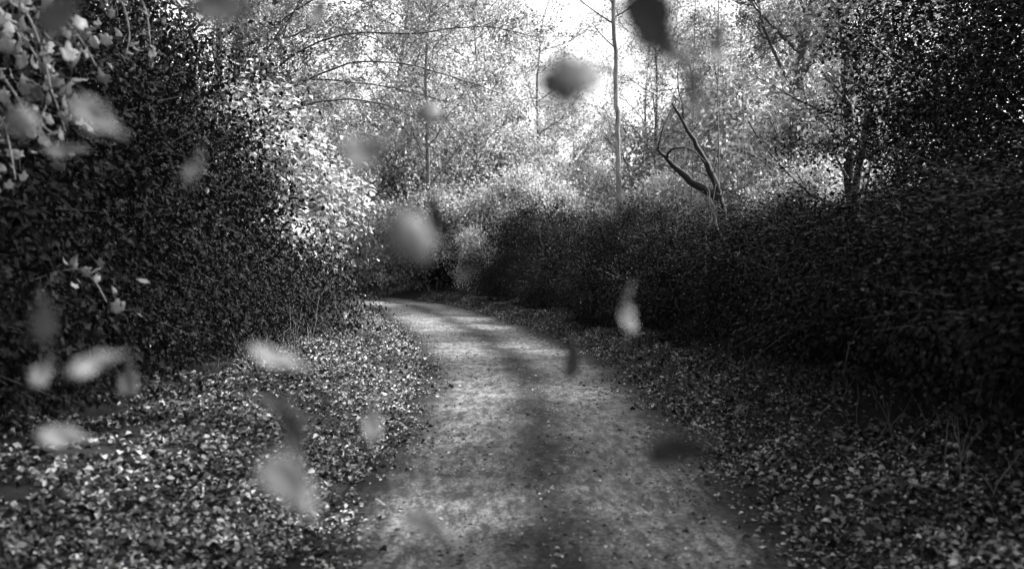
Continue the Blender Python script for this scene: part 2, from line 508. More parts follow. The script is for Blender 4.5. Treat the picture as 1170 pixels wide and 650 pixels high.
# ------------------------------------------------------------------ broadleaf blade for the near and single leaves
def lobed_leaf(name, size, curl, seed, thick=.0006, lobes=5):
    R = np.random.default_rng(seed)
    m = 30
    th = np.linspace(-np.pi, np.pi, m, endpoint=False)
    if lobes == 5:
        r = .52 + .34 * np.exp(-(th / .30) ** 2) + sum(.24 * np.exp(-((th - c) / .30) ** 2) for c in (-.95, .95)) \
            + sum(.08 * np.exp(-((th - c) / .28) ** 2) for c in (-1.9, 1.9))
    else:
        ox = .56 * np.cos(th) + .26 * np.exp(-(th / .38) ** 2); oy = .36 * np.sin(th) * (1 - .28 * np.cos(th))
        r = np.hypot(ox, oy); th = np.arctan2(oy, ox)
    r = r * (1 + R.normal(0, .07, m) + .10 * np.sin(th * 2 + R.uniform(0, 6)) + .08 * np.sin(th * 5 + R.uniform(0, 6)))
    rings = []
    for q in (.5, 1.0):
        xx = np.cos(th) * r * q; yy = np.sin(th) * r * q
        rings.append(np.stack([xx, yy, curl * (xx ** 2 * .7 + .9 * yy ** 2) + .06 * np.abs(yy) + R.normal(0, .02 * q, m)], 1))
    top = np.concatenate([[[0, 0, 0]]] + rings) * size
    nv = len(top)
    bot = top - np.array([0, 0, thick])
    j = np.arange(m); jn = (j + 1) % m
    tri = np.stack([np.zeros(m, int), 1 + j, 1 + jn], 1)
    quad = np.stack([1 + j, 1 + m + j, 1 + m + jn, 1 + jn], 1)
    rim = np.stack([1 + m + j, nv + 1 + m + j, nv + 1 + m + jn, 1 + m + jn], 1)
    # stalk
    tb = Tubes(); tb.add(np.array([[0, 0, -.0008], [-.3 * size, 0, -.02 * size], [-.75 * size, .1 * size, -.12 * size]]), [.0011, .0009, .0008], 4)
    Vt = tb.V[0]; Ft = tb.Fq[0] + 2 * nv
    return mesh_np(name, np.concatenate([top, bot, Vt]), [tri, tri[:, ::-1] + nv, quad, quad[:, ::-1] + nv, rim, Ft], True)

# single leaves lying on the lane
flm = []
for q in range(8):
    me = lobed_leaf('fallen_leaf', .036, R.uniform(-.25, .5), 40 + q, lobes=5 if q % 2 else 3)
    me.materials.append(M['leaf_fall'] if q % 3 else M['leaf_fallm']); flm.append(me)
R = np.random.default_rng(21)
for q in range(150):
    Y = 4.3 + 11 * R.uniform(0, 1) ** 1.2
    k = int(np.searchsorted(CLy, Y))
    l = float(np.clip(R.normal(0, .3) if q % 2 else R.uniform(-.95, .95), -.95, .95))
    o = link('fallen_leaf', flm[q % 8], None)
    o.location = (CLx[k] + RT[k, 0] * l * CLw[k], Y, lane_z(l) + .007)
    o.rotation_euler = (R.normal(0, .15), R.normal(0, .15), R.uniform(0, 6.28))
    o.scale = (R.uniform(.6, 1.15),) * 3
    o['label'] = 'single dead leaf lying flat on the lane surface'; o['category'] = 'leaf'; o['group'] = 'single leaves scattered on the lane'

# ------------------------------------------------------------------ plant kinds (each built once, then copied)
def gz1(x, y): return float(ground_z([x], [y])[0])

def make_tree_kind(seed, H, r0, spec, nlimb, leafsize, leafmat, barkmat, lean=.04, first=.25, limbL=.34, limb_up=.02, aspect=.6):
    """returns list of (part name, mesh, material): trunk, limbs, twigs, crown"""
    pl = Plant(seed); R = pl.R
    tr = wiggle(np.array([0, 0, -.25]), np.array([R.normal(0, lean), R.normal(0, lean), 1]), H + .25, 12, .045, .03, R)
    t_ = Tubes(); hh = np.linspace(0, 1, 13)
    t_.add(tr, r0 * (1 - hh) ** .8 * .95 + r0 * .05 + r0 * .5 * np.exp(-hh * 40), 9)
    parts = [('trunk', t_.build('trunk'), barkmat)]
    for i in range(nlimb):
        t = first + (1 - first) * ((i + R.uniform(0, 1)) / nlimb) * .97
        p, T = interp(tr, t)
        a = i * 2.4 + R.normal(0, .4)
        d = nrm(np.array([math.cos(a), math.sin(a), R.uniform(.3, .9)]))
        L = H * limbL * (1.15 - .75 * t) * R.uniform(.75, 1.25)
        c = wiggle(p, d, L, 6, .14, limb_up, R)
        rr = r0 * .42 * (1.05 - .75 * t)
        lt = Tubes(); lt.add(c, np.linspace(rr, rr * .25, len(c)), 5)
        parts.append(('limb', lt.build('limb'), barkmat))
        pl.spawn(c, rr, spec)
    pl.spawn(tr[-4:], r0 * .3, spec)
    parts.append(('twigs', pl.tw.build('twigs'), barkmat))
    parts.append(('crown', pl.leaf_mesh('crown', aspect), leafmat))
    return parts

def make_bush_kind(seed, W, H, nclump, per, size, leafmat, barkmat, nstem=6, glints=0, glintmat=None, twn=120, aspect=.6, droop=.0, cl=.16, low=0, shoots=0):
    """a bush: stems, twigs poking out, foliage in uneven clumps"""
    R = np.random.default_rng(seed)
    parts = []
    for i in range(nstem):
        a = R.uniform(0, 6.28); s = Tubes()
        c = wiggle(np.array([.12 * math.cos(a), .12 * math.sin(a), -.2]), np.array([math.cos(a) * .5, math.sin(a) * .5, 1]), H * R.uniform(.6, .95), 7, .12, .03, R)
        s.add(c, np.linspace(.03, .008, len(c)), 5)
        parts.append(('stem', s.build('stem'), barkmat))
    # clump centres through an uneven ellipsoid, denser outside
    u = nrm(R.normal(0, 1, (nclump, 3))); u[:, 2] = np.where(low > 0, u[:, 2], np.abs(u[:, 2]) * 1.1 - .25)
    rad = R.uniform(.35, 1, nclump) ** .45 * (1 + .26 * np.sin(u[:, 0] * 5 + seed) * np.cos(u[:, 1] * 4 + u[:, 2] * 3) + .22 * np.sin(u[:, 0] * 11 + u[:, 2] * 9 + seed) * np.sin(u[:, 1] * 10 + seed * 2))
    c = u * rad[:, None] * np.array([W / 2, W / 2, H * .58]) + np.array([0, 0, H * .42])
    c[:, 2] = np.where(c[:, 2] < .1, R.uniform(.05, .5, nclump), c[:, 2])
    outw = nrm(c - np.array([0, 0, H * .4]))
    # each clump is a leafy spray: leaves along a short axis
    ax = nrm(outw + R.normal(0, .5, (nclump, 3)) + np.array([0, 0, -droop]))
    tw = Tubes()
    for q in range(min(nclump, twn)):
        b = c[q] - ax[q] * .3
        pts = np.array([b, c[q] + R.normal(0, .03, 3), c[q] + ax[q] * R.uniform(.2, .5) + np.array([0, 0, -droop * .2])])
        tw.add(pts, [.007, .005, .0025], 3)
    sP = []
    for q in range(shoots):
        a = R.uniform(0, 6.28); rr = W * .5 * math.sqrt(R.uniform(0, 1))
        zz = H * (.55 + .35 * math.sqrt(max(0, 1 - (rr / (W * .5)) ** 2)))
        pts = wiggle(np.array([rr * math.cos(a), rr * math.sin(a), zz]), np.array([math.cos(a) * .5 + R.normal(0, .3), math.sin(a) * .5 + R.normal(0, .3), 1.]), R.uniform(.4, 1.3), 6, .14, -.09, R)
        tw.add(pts, np.linspace(.007, .003, 7), 3)
        for t_ in R.uniform(.2, 1, 9): sP.append(interp(pts, t_)[0])
    parts.append(('twigs', tw.build('twigs'), barkmat))
    n = nclump * per
    cc = np.repeat(c, per, 0); aa = np.repeat(ax, per, 0); oo = np.repeat(outw, per, 0)
    P = cc + aa * R.uniform(-.25, .4, (n, 1)) + R.normal(0, cl, (n, 3)) * np.repeat(R.uniform(.4, 1.7, nclump), per)[:, None]; P[:, 2] = np.maximum(P[:, 2], .02)
    D = aa * .6 + R.normal(0, .7, (n, 3)) + np.array([0, 0, -.3 - droop])
    N = oo * .6 + R.normal(0, .5, (n, 3)) + np.array([0, 0, .6])
    S = size * R.uniform(.6, 1.3, n)
    if glints:  # randomly picked paler leaves paint glints of light into the bush
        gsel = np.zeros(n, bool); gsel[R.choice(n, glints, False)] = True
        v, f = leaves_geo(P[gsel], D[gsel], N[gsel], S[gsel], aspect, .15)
        parts.append(('glint_leaves', mesh_np('glint_leaves', v, [f]), glintmat))
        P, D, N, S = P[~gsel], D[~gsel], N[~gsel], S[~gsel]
    if sP:
        m = len(sP); P = np.concatenate([P, sP]); D = np.concatenate([D, R.normal(0, 1, (m, 3))]); N = np.concatenate([N, R.normal(0, .5, (m, 3)) + [0, 0, 1]]); S = np.concatenate([S, np.full(m, size)])
    v, f = leaves_geo(P, D, N, S, aspect, .15)
    parts.append(('foliage', mesh_np('foliage', v, [f]), leafmat))
    return parts

def put(kind, name, label, cat, x, y, rz=0., scale=1., group=None, z=None, dz=-.03):
    o = thing(name, label, cat, (x, y, (gz1(x, y) if z is None else z) + dz), rz, scale, group)
    for (pn, me, mt) in kind:
        c = link(pn, me, mt, o)
        if pn in ('twigs', 'crown', 'foliage', 'glint_leaves'): c['kind'] = 'stuff'
    return o

tw_far = [dict(n=9, L=1.5, ang=.7, amp=.16, up=.03, rmin=.012, seg=4, leaf=8, size=.14, spread=.14),
          dict(n=5, L=.75, ang=.7, amp=.2, up=0.0, rmin=.008, seg=3, leaf=11, size=.14, spread=.16)]
tw_thin = [dict(n=8, L=1.6, ang=.6, amp=.15, up=.04, rmin=.012, seg=4, leaf=6, size=.11, spread=.10),
           dict(n=5, L=.8, ang=.7, amp=.2, up=0.02, rmin=.008, seg=3, leaf=9, size=.11, spread=.14)]
K = {}
K['pale_a'] = make_tree_kind(1, 12.0, .16, tw_far, 26, .1, M['leaf_pale'], M['bark_mid'], first=.12)
K['pale_b'] = make_tree_kind(2, 10.0, .13, tw_far, 22, .1, M['leaf_pale'], M['bark_dark'], first=.12)
K['thin_a'] = make_tree_kind(3, 11.0, .11, tw_thin, 18, .09, M['leaf_pale'], M['bark_mid'], first=.2)
K['thin_b'] = make_tree_kind(4, 13.0, .14, tw_thin, 20, .09, M['leaf_mid'], M['bark_dark'], first=.2)
tw_dense = [dict(n=11, L=1.2, ang=.8, amp=.18, up=.0, rmin=.010, seg=4, leaf=14, size=.08, spread=.12),
            dict(n=6, L=.6, ang=.8, amp=.2, up=-.04, rmin=.006, seg=3, leaf=16, size=.08, spread=.12)]
K['dark_tree'] = make_tree_kind(5, 8.5, .16, tw_dense, 20, .08, M['leaf_dark'], M['bark_dark'], first=.1, limbL=.40, limb_up=-.03)
tw_oak = [dict(n=10, L=1.9, ang=.7, amp=.18, up=.02, rmin=.012, seg=4, leaf=16, size=.13, spread=.16),
          dict(n=6, L=.9, ang=.8, amp=.2, up=0, rmin=.008, seg=3, leaf=18, size=.13, spread=.16)]
K['tall_tree'] = make_tree_kind(7, 17.0, .30, tw_oak, 24, .13, M['leaf_mid'], M['bark_dark'], first=.42, limbL=.42)
K['mid_tree'] = make_tree_kind(6, 9.0, .15, tw_dense, 18, .08, M['leaf_mid'], M['bark_black'], first=.18, limbL=.36)
for q, (w_, h_) in enumerate(((2.8, 2.4), (2.6, 2.8), (3.1, 2.3))):
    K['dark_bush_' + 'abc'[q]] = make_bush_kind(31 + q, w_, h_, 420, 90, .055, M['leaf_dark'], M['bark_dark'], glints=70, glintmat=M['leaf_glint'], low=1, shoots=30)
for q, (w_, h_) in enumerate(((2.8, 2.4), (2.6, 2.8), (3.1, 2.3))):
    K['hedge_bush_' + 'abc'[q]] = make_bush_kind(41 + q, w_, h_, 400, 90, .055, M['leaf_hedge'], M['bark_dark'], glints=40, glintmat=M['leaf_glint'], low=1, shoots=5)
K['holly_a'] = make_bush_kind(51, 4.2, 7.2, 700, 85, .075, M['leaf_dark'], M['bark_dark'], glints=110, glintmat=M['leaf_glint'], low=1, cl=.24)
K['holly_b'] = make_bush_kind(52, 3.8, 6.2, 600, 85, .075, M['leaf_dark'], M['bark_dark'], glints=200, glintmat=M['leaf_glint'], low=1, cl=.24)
K['pale_bush_a'] = make_bush_kind(34, 2.6, 2.8, 300, 62, .095, M['leaf_pale'], M['bark_mid'], droop=.35, cl=.2)
K['pale_bush_b'] = make_bush_kind(35, 2.2, 3.6, 300, 60, .090, M['leaf_pale'], M['bark_mid'], droop=.2, cl=.22)
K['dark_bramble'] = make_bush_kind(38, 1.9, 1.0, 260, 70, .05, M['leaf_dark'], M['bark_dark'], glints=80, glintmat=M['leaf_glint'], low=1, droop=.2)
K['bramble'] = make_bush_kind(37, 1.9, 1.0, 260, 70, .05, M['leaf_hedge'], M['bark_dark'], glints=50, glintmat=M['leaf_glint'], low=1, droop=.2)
K['bright_bush'] = make_bush_kind(36, 2.6, 4.4, 75, 85, .115, M['leaf_bright'], M['bark_pale'], droop=.45, cl=.16, twn=85, shoots=60)

ORD = ['nearest', 'second nearest', 'third nearest', 'fourth nearest', 'fifth nearest', 'sixth nearest', 'seventh nearest', 'eighth nearest',
       'ninth nearest', 'tenth nearest', 'eleventh nearest', 'twelfth nearest']
LR = ['leftmost', 'second from left', 'third from left', 'fourth from left', 'fifth from left', 'sixth from left', 'seventh from left',
      'eighth from left', 'ninth from left', 'tenth from left', 'eleventh from left', 'twelfth from left', 'thirteenth from left', 'fourteenth from left',
      'fifteenth from left', 'sixteenth from left', 'seventeenth from left', 'eighteenth from left', 'nineteenth from left', 'twentieth from left']

# dark hedge along the right verge and round the outside of the bend
R = np.random.default_rng(77)
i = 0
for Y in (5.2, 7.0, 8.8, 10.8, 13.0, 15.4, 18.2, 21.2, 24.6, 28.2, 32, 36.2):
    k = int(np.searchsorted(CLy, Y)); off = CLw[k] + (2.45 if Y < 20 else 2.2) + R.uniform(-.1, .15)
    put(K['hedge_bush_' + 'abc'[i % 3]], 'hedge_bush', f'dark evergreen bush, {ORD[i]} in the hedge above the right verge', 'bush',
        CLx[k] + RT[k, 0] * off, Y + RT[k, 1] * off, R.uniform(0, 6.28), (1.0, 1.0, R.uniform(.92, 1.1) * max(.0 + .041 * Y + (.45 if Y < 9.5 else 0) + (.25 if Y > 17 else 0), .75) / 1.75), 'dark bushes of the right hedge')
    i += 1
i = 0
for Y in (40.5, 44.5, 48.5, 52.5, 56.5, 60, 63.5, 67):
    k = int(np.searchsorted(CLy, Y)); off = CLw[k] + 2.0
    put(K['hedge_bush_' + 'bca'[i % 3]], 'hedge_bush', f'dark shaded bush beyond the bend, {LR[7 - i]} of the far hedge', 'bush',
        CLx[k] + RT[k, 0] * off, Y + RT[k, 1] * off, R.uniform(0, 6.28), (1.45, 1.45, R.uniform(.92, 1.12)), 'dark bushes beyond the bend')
    i += 1

# low dark brambles between verge and hedge
for i, Y in enumerate((6.0, 7.5, 9.2, 11.0, 13.0, 15.2, 17.6, 20.2, 23, 26, 29.5, 33)):
    k = int(np.searchsorted(CLy, Y)); off = CLw[k] + (1.75 if Y < 14 else 1.45) + R.uniform(-.12, .15)
    put(K['bramble'], 'bramble_patch', f'low dark bramble patch, {ORD[i]} along the top of the right verge', 'bramble',
        CLx[k] + RT[k, 0] * off, Y + RT[k, 1] * off, R.uniform(0, 6.28), R.uniform(.75, 1.05), 'brambles above the right verge')
for i, Y in enumerate((4.4, 5.7, 7.0, 8.3, 9.7, 11.2, 12.8)):
    k = int(np.searchsorted(CLy, Y)); off = -CLw[k] - 2.5 + R.uniform(-.15, .15)
    put(K['dark_bramble'], 'bramble_patch', f'low dark bramble patch, {ORD[i]} at the foot of the left hedge', 'bramble',
        CLx[k] + RT[k, 0] * off, Y + RT[k, 1] * off, R.uniform(0, 6.28), R.uniform(.8, 1.05), 'brambles below the left hedge')

# dark hedge on the left, near
i = 0
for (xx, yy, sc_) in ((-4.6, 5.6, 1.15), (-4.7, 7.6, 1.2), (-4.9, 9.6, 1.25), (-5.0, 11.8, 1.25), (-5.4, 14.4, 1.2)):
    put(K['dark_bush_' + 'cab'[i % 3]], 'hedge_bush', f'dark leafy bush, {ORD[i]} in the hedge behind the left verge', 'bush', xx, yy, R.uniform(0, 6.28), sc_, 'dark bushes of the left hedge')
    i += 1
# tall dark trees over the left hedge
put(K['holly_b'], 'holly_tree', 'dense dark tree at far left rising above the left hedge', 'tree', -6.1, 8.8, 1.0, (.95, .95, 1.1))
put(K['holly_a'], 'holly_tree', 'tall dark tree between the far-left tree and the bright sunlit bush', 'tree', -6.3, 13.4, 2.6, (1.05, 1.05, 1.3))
# bright sunlit bush at the left bend and companions
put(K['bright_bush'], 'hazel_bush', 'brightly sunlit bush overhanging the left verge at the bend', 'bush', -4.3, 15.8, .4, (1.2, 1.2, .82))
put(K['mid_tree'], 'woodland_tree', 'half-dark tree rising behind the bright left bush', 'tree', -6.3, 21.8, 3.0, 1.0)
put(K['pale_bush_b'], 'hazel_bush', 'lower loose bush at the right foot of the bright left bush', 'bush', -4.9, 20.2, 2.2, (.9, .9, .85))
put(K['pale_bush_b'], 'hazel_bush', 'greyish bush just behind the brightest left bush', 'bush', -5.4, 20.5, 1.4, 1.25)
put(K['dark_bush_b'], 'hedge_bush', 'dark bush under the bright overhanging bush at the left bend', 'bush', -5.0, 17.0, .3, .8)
put(K['dark_bramble'], 'bramble_patch', 'low dark brambles in front of the bright left bush', 'bramble', -3.75, 14.7, 1.1, (1.35, 1.2, 1.35))
put(K['dark_bramble'], 'bramble_patch', 'low dark brambles right of those before the bright left bush', 'bramble', -4.3, 17.6, 2.1, (1.1, 1.1, 1.3))
put(K['dark_bush_a'], 'hedge_bush', 'dark bush on the inside of the bend behind the bright bush', 'bush', -7.4, 25.5, .9, 1.1)
put(K['dark_bush_c'], 'hedge_bush', 'dark bush farthest along the inside of the bend', 'bush', -10.4, 33.0, 2.0, 1.2)

# bright wood beyond the hedge
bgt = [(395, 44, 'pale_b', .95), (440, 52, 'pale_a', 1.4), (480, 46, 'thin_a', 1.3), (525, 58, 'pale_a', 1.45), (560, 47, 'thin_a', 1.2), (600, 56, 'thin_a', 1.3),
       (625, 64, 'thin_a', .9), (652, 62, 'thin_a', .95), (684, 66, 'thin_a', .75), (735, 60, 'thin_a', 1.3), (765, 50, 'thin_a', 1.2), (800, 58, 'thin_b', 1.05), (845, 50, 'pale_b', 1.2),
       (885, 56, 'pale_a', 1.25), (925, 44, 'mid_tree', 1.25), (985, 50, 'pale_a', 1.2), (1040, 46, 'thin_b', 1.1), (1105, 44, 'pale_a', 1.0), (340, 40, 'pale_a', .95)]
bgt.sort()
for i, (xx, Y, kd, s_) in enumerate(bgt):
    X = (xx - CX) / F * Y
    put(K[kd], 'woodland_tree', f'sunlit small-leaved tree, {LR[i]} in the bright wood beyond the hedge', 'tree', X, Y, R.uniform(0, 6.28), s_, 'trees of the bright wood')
# far row closing the view
far = [(x_, 80 + 14 * math.sin(x_ * .7), ('pale_a', 'pale_b', 'thin_a')[i % 3], (1.2 if i % 2 else 1.0) * (.62 if 600 < x_ < 740 else 1)) for i, x_ in enumerate(range(310, 1180, 62)) if i % 2 == 0]
for i, (xx, Y, kd, s_) in enumerate(far):
    put(K[kd], 'woodland_tree', f'hazy far tree, {LR[i]} of the row at the back of the wood', 'tree', (xx - CX) / F * Y, Y, R.uniform(0, 6.28), s_, 'trees at the back of the wood')

# sunlit understorey bushes hanging over the dark hedge
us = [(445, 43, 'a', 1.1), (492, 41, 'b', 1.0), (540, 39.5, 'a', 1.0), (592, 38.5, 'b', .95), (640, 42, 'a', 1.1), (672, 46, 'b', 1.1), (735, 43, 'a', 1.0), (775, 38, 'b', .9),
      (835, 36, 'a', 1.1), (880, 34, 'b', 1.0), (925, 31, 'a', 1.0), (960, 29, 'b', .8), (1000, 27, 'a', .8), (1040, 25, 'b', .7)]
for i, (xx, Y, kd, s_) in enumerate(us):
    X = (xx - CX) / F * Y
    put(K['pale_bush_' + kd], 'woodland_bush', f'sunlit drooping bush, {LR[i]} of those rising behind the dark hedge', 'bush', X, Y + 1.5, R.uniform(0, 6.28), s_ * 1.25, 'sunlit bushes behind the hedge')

for xx, Y, s_, lab in ((541, 37.0, (.5, .5, .72), 'narrow bright sprig hanging before the far dark hedge, left of a wider one'), (594, 35.2, (.72, .72, .74), 'wider bright sprig hanging before the far dark hedge')):
    put(K['pale_bush_b'], 'woodland_bush', lab, 'bush', (xx - CX) / F * Y, Y, Y, s_)
us2 = [(405, 52, 2.0), (450, 55, 2.2), (500, 52, 2.3), (545, 55, 2.0), (590, 52, 1.9), (635, 55, 1.3), (680, 54, 1.1), (730, 52, 1.7), (775, 50, 2.0), (822, 47, 2.2), (868, 44, 2.3), (915, 40, 2.2), (960, 37, 2.1)]
for i, (xx, Y, s_) in enumerate(us2):
    put(K['pale_bush_' + 'ba'[i % 2]], 'woodland_bush', f'tall leafy thicket, {LR[i]} among the trees of the bright wood', 'bush', (xx - CX) / F * Y, Y, R.uniform(0, 6.28), s_ * 1.1, 'thickets in the bright wood')

# trees of the right side
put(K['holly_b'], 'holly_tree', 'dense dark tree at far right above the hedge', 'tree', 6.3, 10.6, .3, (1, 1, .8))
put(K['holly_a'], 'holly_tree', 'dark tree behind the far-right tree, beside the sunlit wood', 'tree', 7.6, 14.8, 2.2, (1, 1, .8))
put(K['holly_a'], 'holly_tree', 'unseen dark tree added on the right bank to shade the near lane', 'tree', 5.9, 5.2, 4.2, (1, 1, .95))  # added out of view as a shade caster for the near lane
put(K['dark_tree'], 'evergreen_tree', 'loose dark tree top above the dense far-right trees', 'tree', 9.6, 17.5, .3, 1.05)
put(K['pale_b'], 'woodland_tree', 'half-lit tree with a dark trunk left of the dark right-hand trees', 'tree', 7.4, 22.5, 1.2, .85)
put(K['tall_tree'], 'woodland_tree', 'unseen tall tree added on the right bank so that its crown shades the lane and left verge', 'tree', 8.7, 10.6, .7, 1.0)  # added for its shadow on lane, left verge and left hedge; not seen
put(K['tall_tree'], 'woodland_tree', 'tall leafy tree of dark clumps standing right of the forked dead tree', 'tree', 9.8, 36.0, 2.4, .92)
put(K['mid_tree'], 'woodland_tree', 'unseen tree added on the right bank beside the viewpoint to shade the near lane', 'tree', 7.2, 7.2, 1.2, 1.05)  # another unseen tree, added to deepen shade on the near lane
# unseen trees added behind and beside the viewpoint to block sky light from the foreground
put(K['mid_tree'], 'woodland_tree', 'unseen tree added beside the lane to the left to darken the foreground', 'tree', -5.0, -1.0, .2, .95)
put(K['mid_tree'], 'woodland_tree', 'unseen tree added on the bank behind the viewpoint to darken the foreground', 'tree', 3.6, -6.0, 2.9, 1.0)

# ------------------------------------------------------------------ slender tree with a bare pale-sided trunk
def chain(pts, Ys):
    Ys = [Ys] * len(pts) if np.isscalar(Ys) else Ys
    return np.array([px(a, b, Y) for (a, b), Y in zip(pts, Ys)])
def smooth(p, n=5):
    t = np.linspace(0, len(p) - 1, (len(p) - 1) * n + 1)
    q = np.stack([np.interp(t, np.arange(len(p)), p[:, k]) for k in range(3)], 1)
    for _ in range(2): q[1:-1] = (q[:-2] + 2 * q[1:-1] + q[2:]) / 4
    return q

Yt = 42.0
base = px(708, 250, Yt); base[2] = gz1(base[0], base[1])
t = thing('slender_tree', 'slender tree with straight bare trunk standing before the bright sky gap', 'tree', base)
p = smooth(np.concatenate([[base - [0, 0, .2]], chain([(707, 235), (706, 170), (705, 120), (703, 70), (701, 15), (700, -40), (702, -90)], Yt)]) - base)
p[2:-1] += np.random.default_rng(8).normal(0, .022, (len(p) - 3, 3)) * [1, 1, 0]
tb = Tubes(); tb.add(p, np.linspace(.125, .075, len(p)), 10)
link('trunk', tb.build('trunk'), M['bark_patchy'], t)
pl = Plant(90)
for q, (a, b) in enumerate([((702, 28), (640, -20)), ((702, 20), (750, -15)), ((703, 55), (672, 20)), ((701, 5), (668, -40))]):
    c0 = np.array([px(*a, Yt) - base, px((a[0] + b[0]) / 2, (a[1] + b[1]) / 2 + 4, Yt + .3 * (q % 3 - 1)) - base, px(*b, Yt + .7 * (q % 3 - 1)) - base])
    c0 = smooth(c0, 3); tb = Tubes(); tb.add(c0, np.linspace(.035, .012, len(c0)), 5); link('limb', tb.build('limb'), M['bark_dark'], t)
    pl.spawn(c0, .03, [dict(n=5, L=1.1, ang=.7, amp=.15, up=.04, rmin=.012, seg=4, leaf=2, size=.08, spread=.05), dict(n=3, L=.5, ang=.7, amp=.2, up=0, rmin=.008, seg=3, leaf=2, size=.08, spread=.05)])
c = link('twigs', pl.tw.build('twigs'), M['bark_dark'], t); c['kind'] = 'stuff'
c = link('crown', pl.leaf_mesh('crown'), M['leaf_pale'], t); c['kind'] = 'stuff'

# ------------------------------------------------------------------ forked dark dead tree leaning over the right hedge
Yd = 26.0
base = px(832, 300, Yd); base[2] = gz1(base[0], base[1])
t = thing('dead_tree', 'dark forked dead tree leaning left above the right hedge', 'tree', base)
def limb(name, pts, r0, r1, Y, mat, parent, base, k=7, plant=None, spec=None):
    c0 = smooth(chain(pts, Y) - base, 4)
    c0[1:-1] += np.random.default_rng(int(pts[-1][0])).normal(0, r0 * .05 + .006, (len(c0) - 2, 3)); tb = Tubes(); tb.add(c0, np.linspace(r0, r1, len(c0)), k)
    o = link(name, tb.build(name), mat, parent)
    if plant is not None: plant.spawn(c0, r1 * 1.5, spec)
    return o
pl = Plant(91)
bare = [dict(n=6, L=.9, ang=.7, amp=.18, up=.02, rmin=.009, seg=5), dict(n=2, L=.4, ang=.7, amp=.2, up=0, rmin=.006, seg=3)]
limb('trunk', [(834, 318), (828, 262), (823, 226), (812, 196), (796, 166), (782, 142), (768, 118)], .14, .028, Yd, M['bark_black'], t, base, plant=pl, spec=bare)
limb('limb', [(823, 226), (800, 214), (778, 198), (762, 182), (750, 170)], .13, .03, Yd, M['bark_black'], t, base, plant=pl, spec=bare)
limb('limb', [(782, 142), (780, 120), (774, 98), (776, 70)], .03, .012, [Yd, Yd, Yd + .3, Yd + .5], M['bark_black'], t, base, plant=pl, spec=bare)
limb('limb', [(762, 182), (764, 172), (778, 168), (794, 172), (806, 186)], .035, .012, [Yd, Yd - .1, Yd - .2, Yd - .2, Yd - .1], M['bark_black'], t, base)
limb('limb', [(752, 172), (756, 150), (766, 128), (774, 112)], .03, .010, [Yd, Yd, Yd + .2, Yd + .3], M['bark_black'], t, base, plant=pl, spec=bare)
c = link('twigs', pl.tw.build('twigs'), M['bark_black'], t); c['kind'] = 'stuff'

# pale peeled sticks and thin saplings along the right hedge top
sap = [([(826, 302), (823, 272), (818, 248), (812, 228), (800, 190)], 14.1, .018, 'pale bare stick leaning out of the hedge below the forked dead tree'),
       ([(806, 295), (808, 270), (811, 250), (818, 210)], 14.4, .012, 'thinner pale stick left of the leaning bare stick'),
       ([(821, 250), (821, 150), (820, 60), (822, -20)], 30, .030, 'thin straight sapling just right of the forked dead tree'),
       ([(852, 258), (851, 180), (849, 90), (846, 10)], 31, .024, 'thin sapling second to the right of the forked dead tree'),
       ([(790, 240), (791, 150), (792, 60), (796, -20)], 33, .024, 'thin sapling crossing behind the forked dead tree'),
       ([(975, 245), (970, 150), (966, 70), (962, -30)], 24, .15, 'dark irregular trunk rising left of the dark right-hand trees'),
       ([(1027, 240), (1024, 150), (1022, 60), (1018, -30)], 22, .045, 'slim stem in front of the dark right-hand trees'),
       ([(1040, 262), (1032, 190), (1028, 110), (1032, 20), (1040, -30)], 21, .035, 'slim curved stem beside another slim stem at right')]
for q, (pts, Y, r, lab) in enumerate(sap):
    base = px(*pts[0], Y); zb = gz1(base[0], base[1])
    low = px(*pts[0], Y); low[2] = zb - .15; base[2] = zb
    t = thing('stick' if q < 2 else 'sapling' , lab, 'stick' if q < 2 else 'sapling', base)
    c0 = smooth(np.concatenate([[low], chain(pts, Y)]) - base, 4)
    c0[1:-1] += np.random.default_rng(q).normal(0, .012 + r * .15, (len(c0) - 2, 3)) * [1, 1, 0]
    tb = Tubes(); tb.add(c0, np.linspace(r, r * .5, len(c0)), 8)
    link('stem', tb.build('stem'), M['bark_pale'] if q < 2 else (M['bark_black'] if q >= 5 else M['bark_mid']), t)
    pl = Plant(200 + q)
    if q >= 2:
        pl.spawn(c0, r, [dict(n=12, L=1.0, ang=.8, amp=.16, up=.03, rmin=.009, seg=4, leaf=7, size=.075, spread=.06, t0=.3), dict(n=3, L=.5, ang=.7, amp=.2, up=0, rmin=.006, seg=3, leaf=8, size=.07, spread=.06)])
        c = link('crown', pl.leaf_mesh('crown'), M['leaf_mid'] if q >= 5 else M['leaf_pale'], t); c['kind'] = 'stuff'
    else:
        pl.spawn(c0, r, [dict(n=4, L=.5, ang=.6, amp=.15, up=.03, rmin=.005, seg=4)])
    c = link('twigs', pl.tw.build('twigs'), M['bark_pale'] if q < 2 else M['bark_mid'], t); c['kind'] = 'stuff'

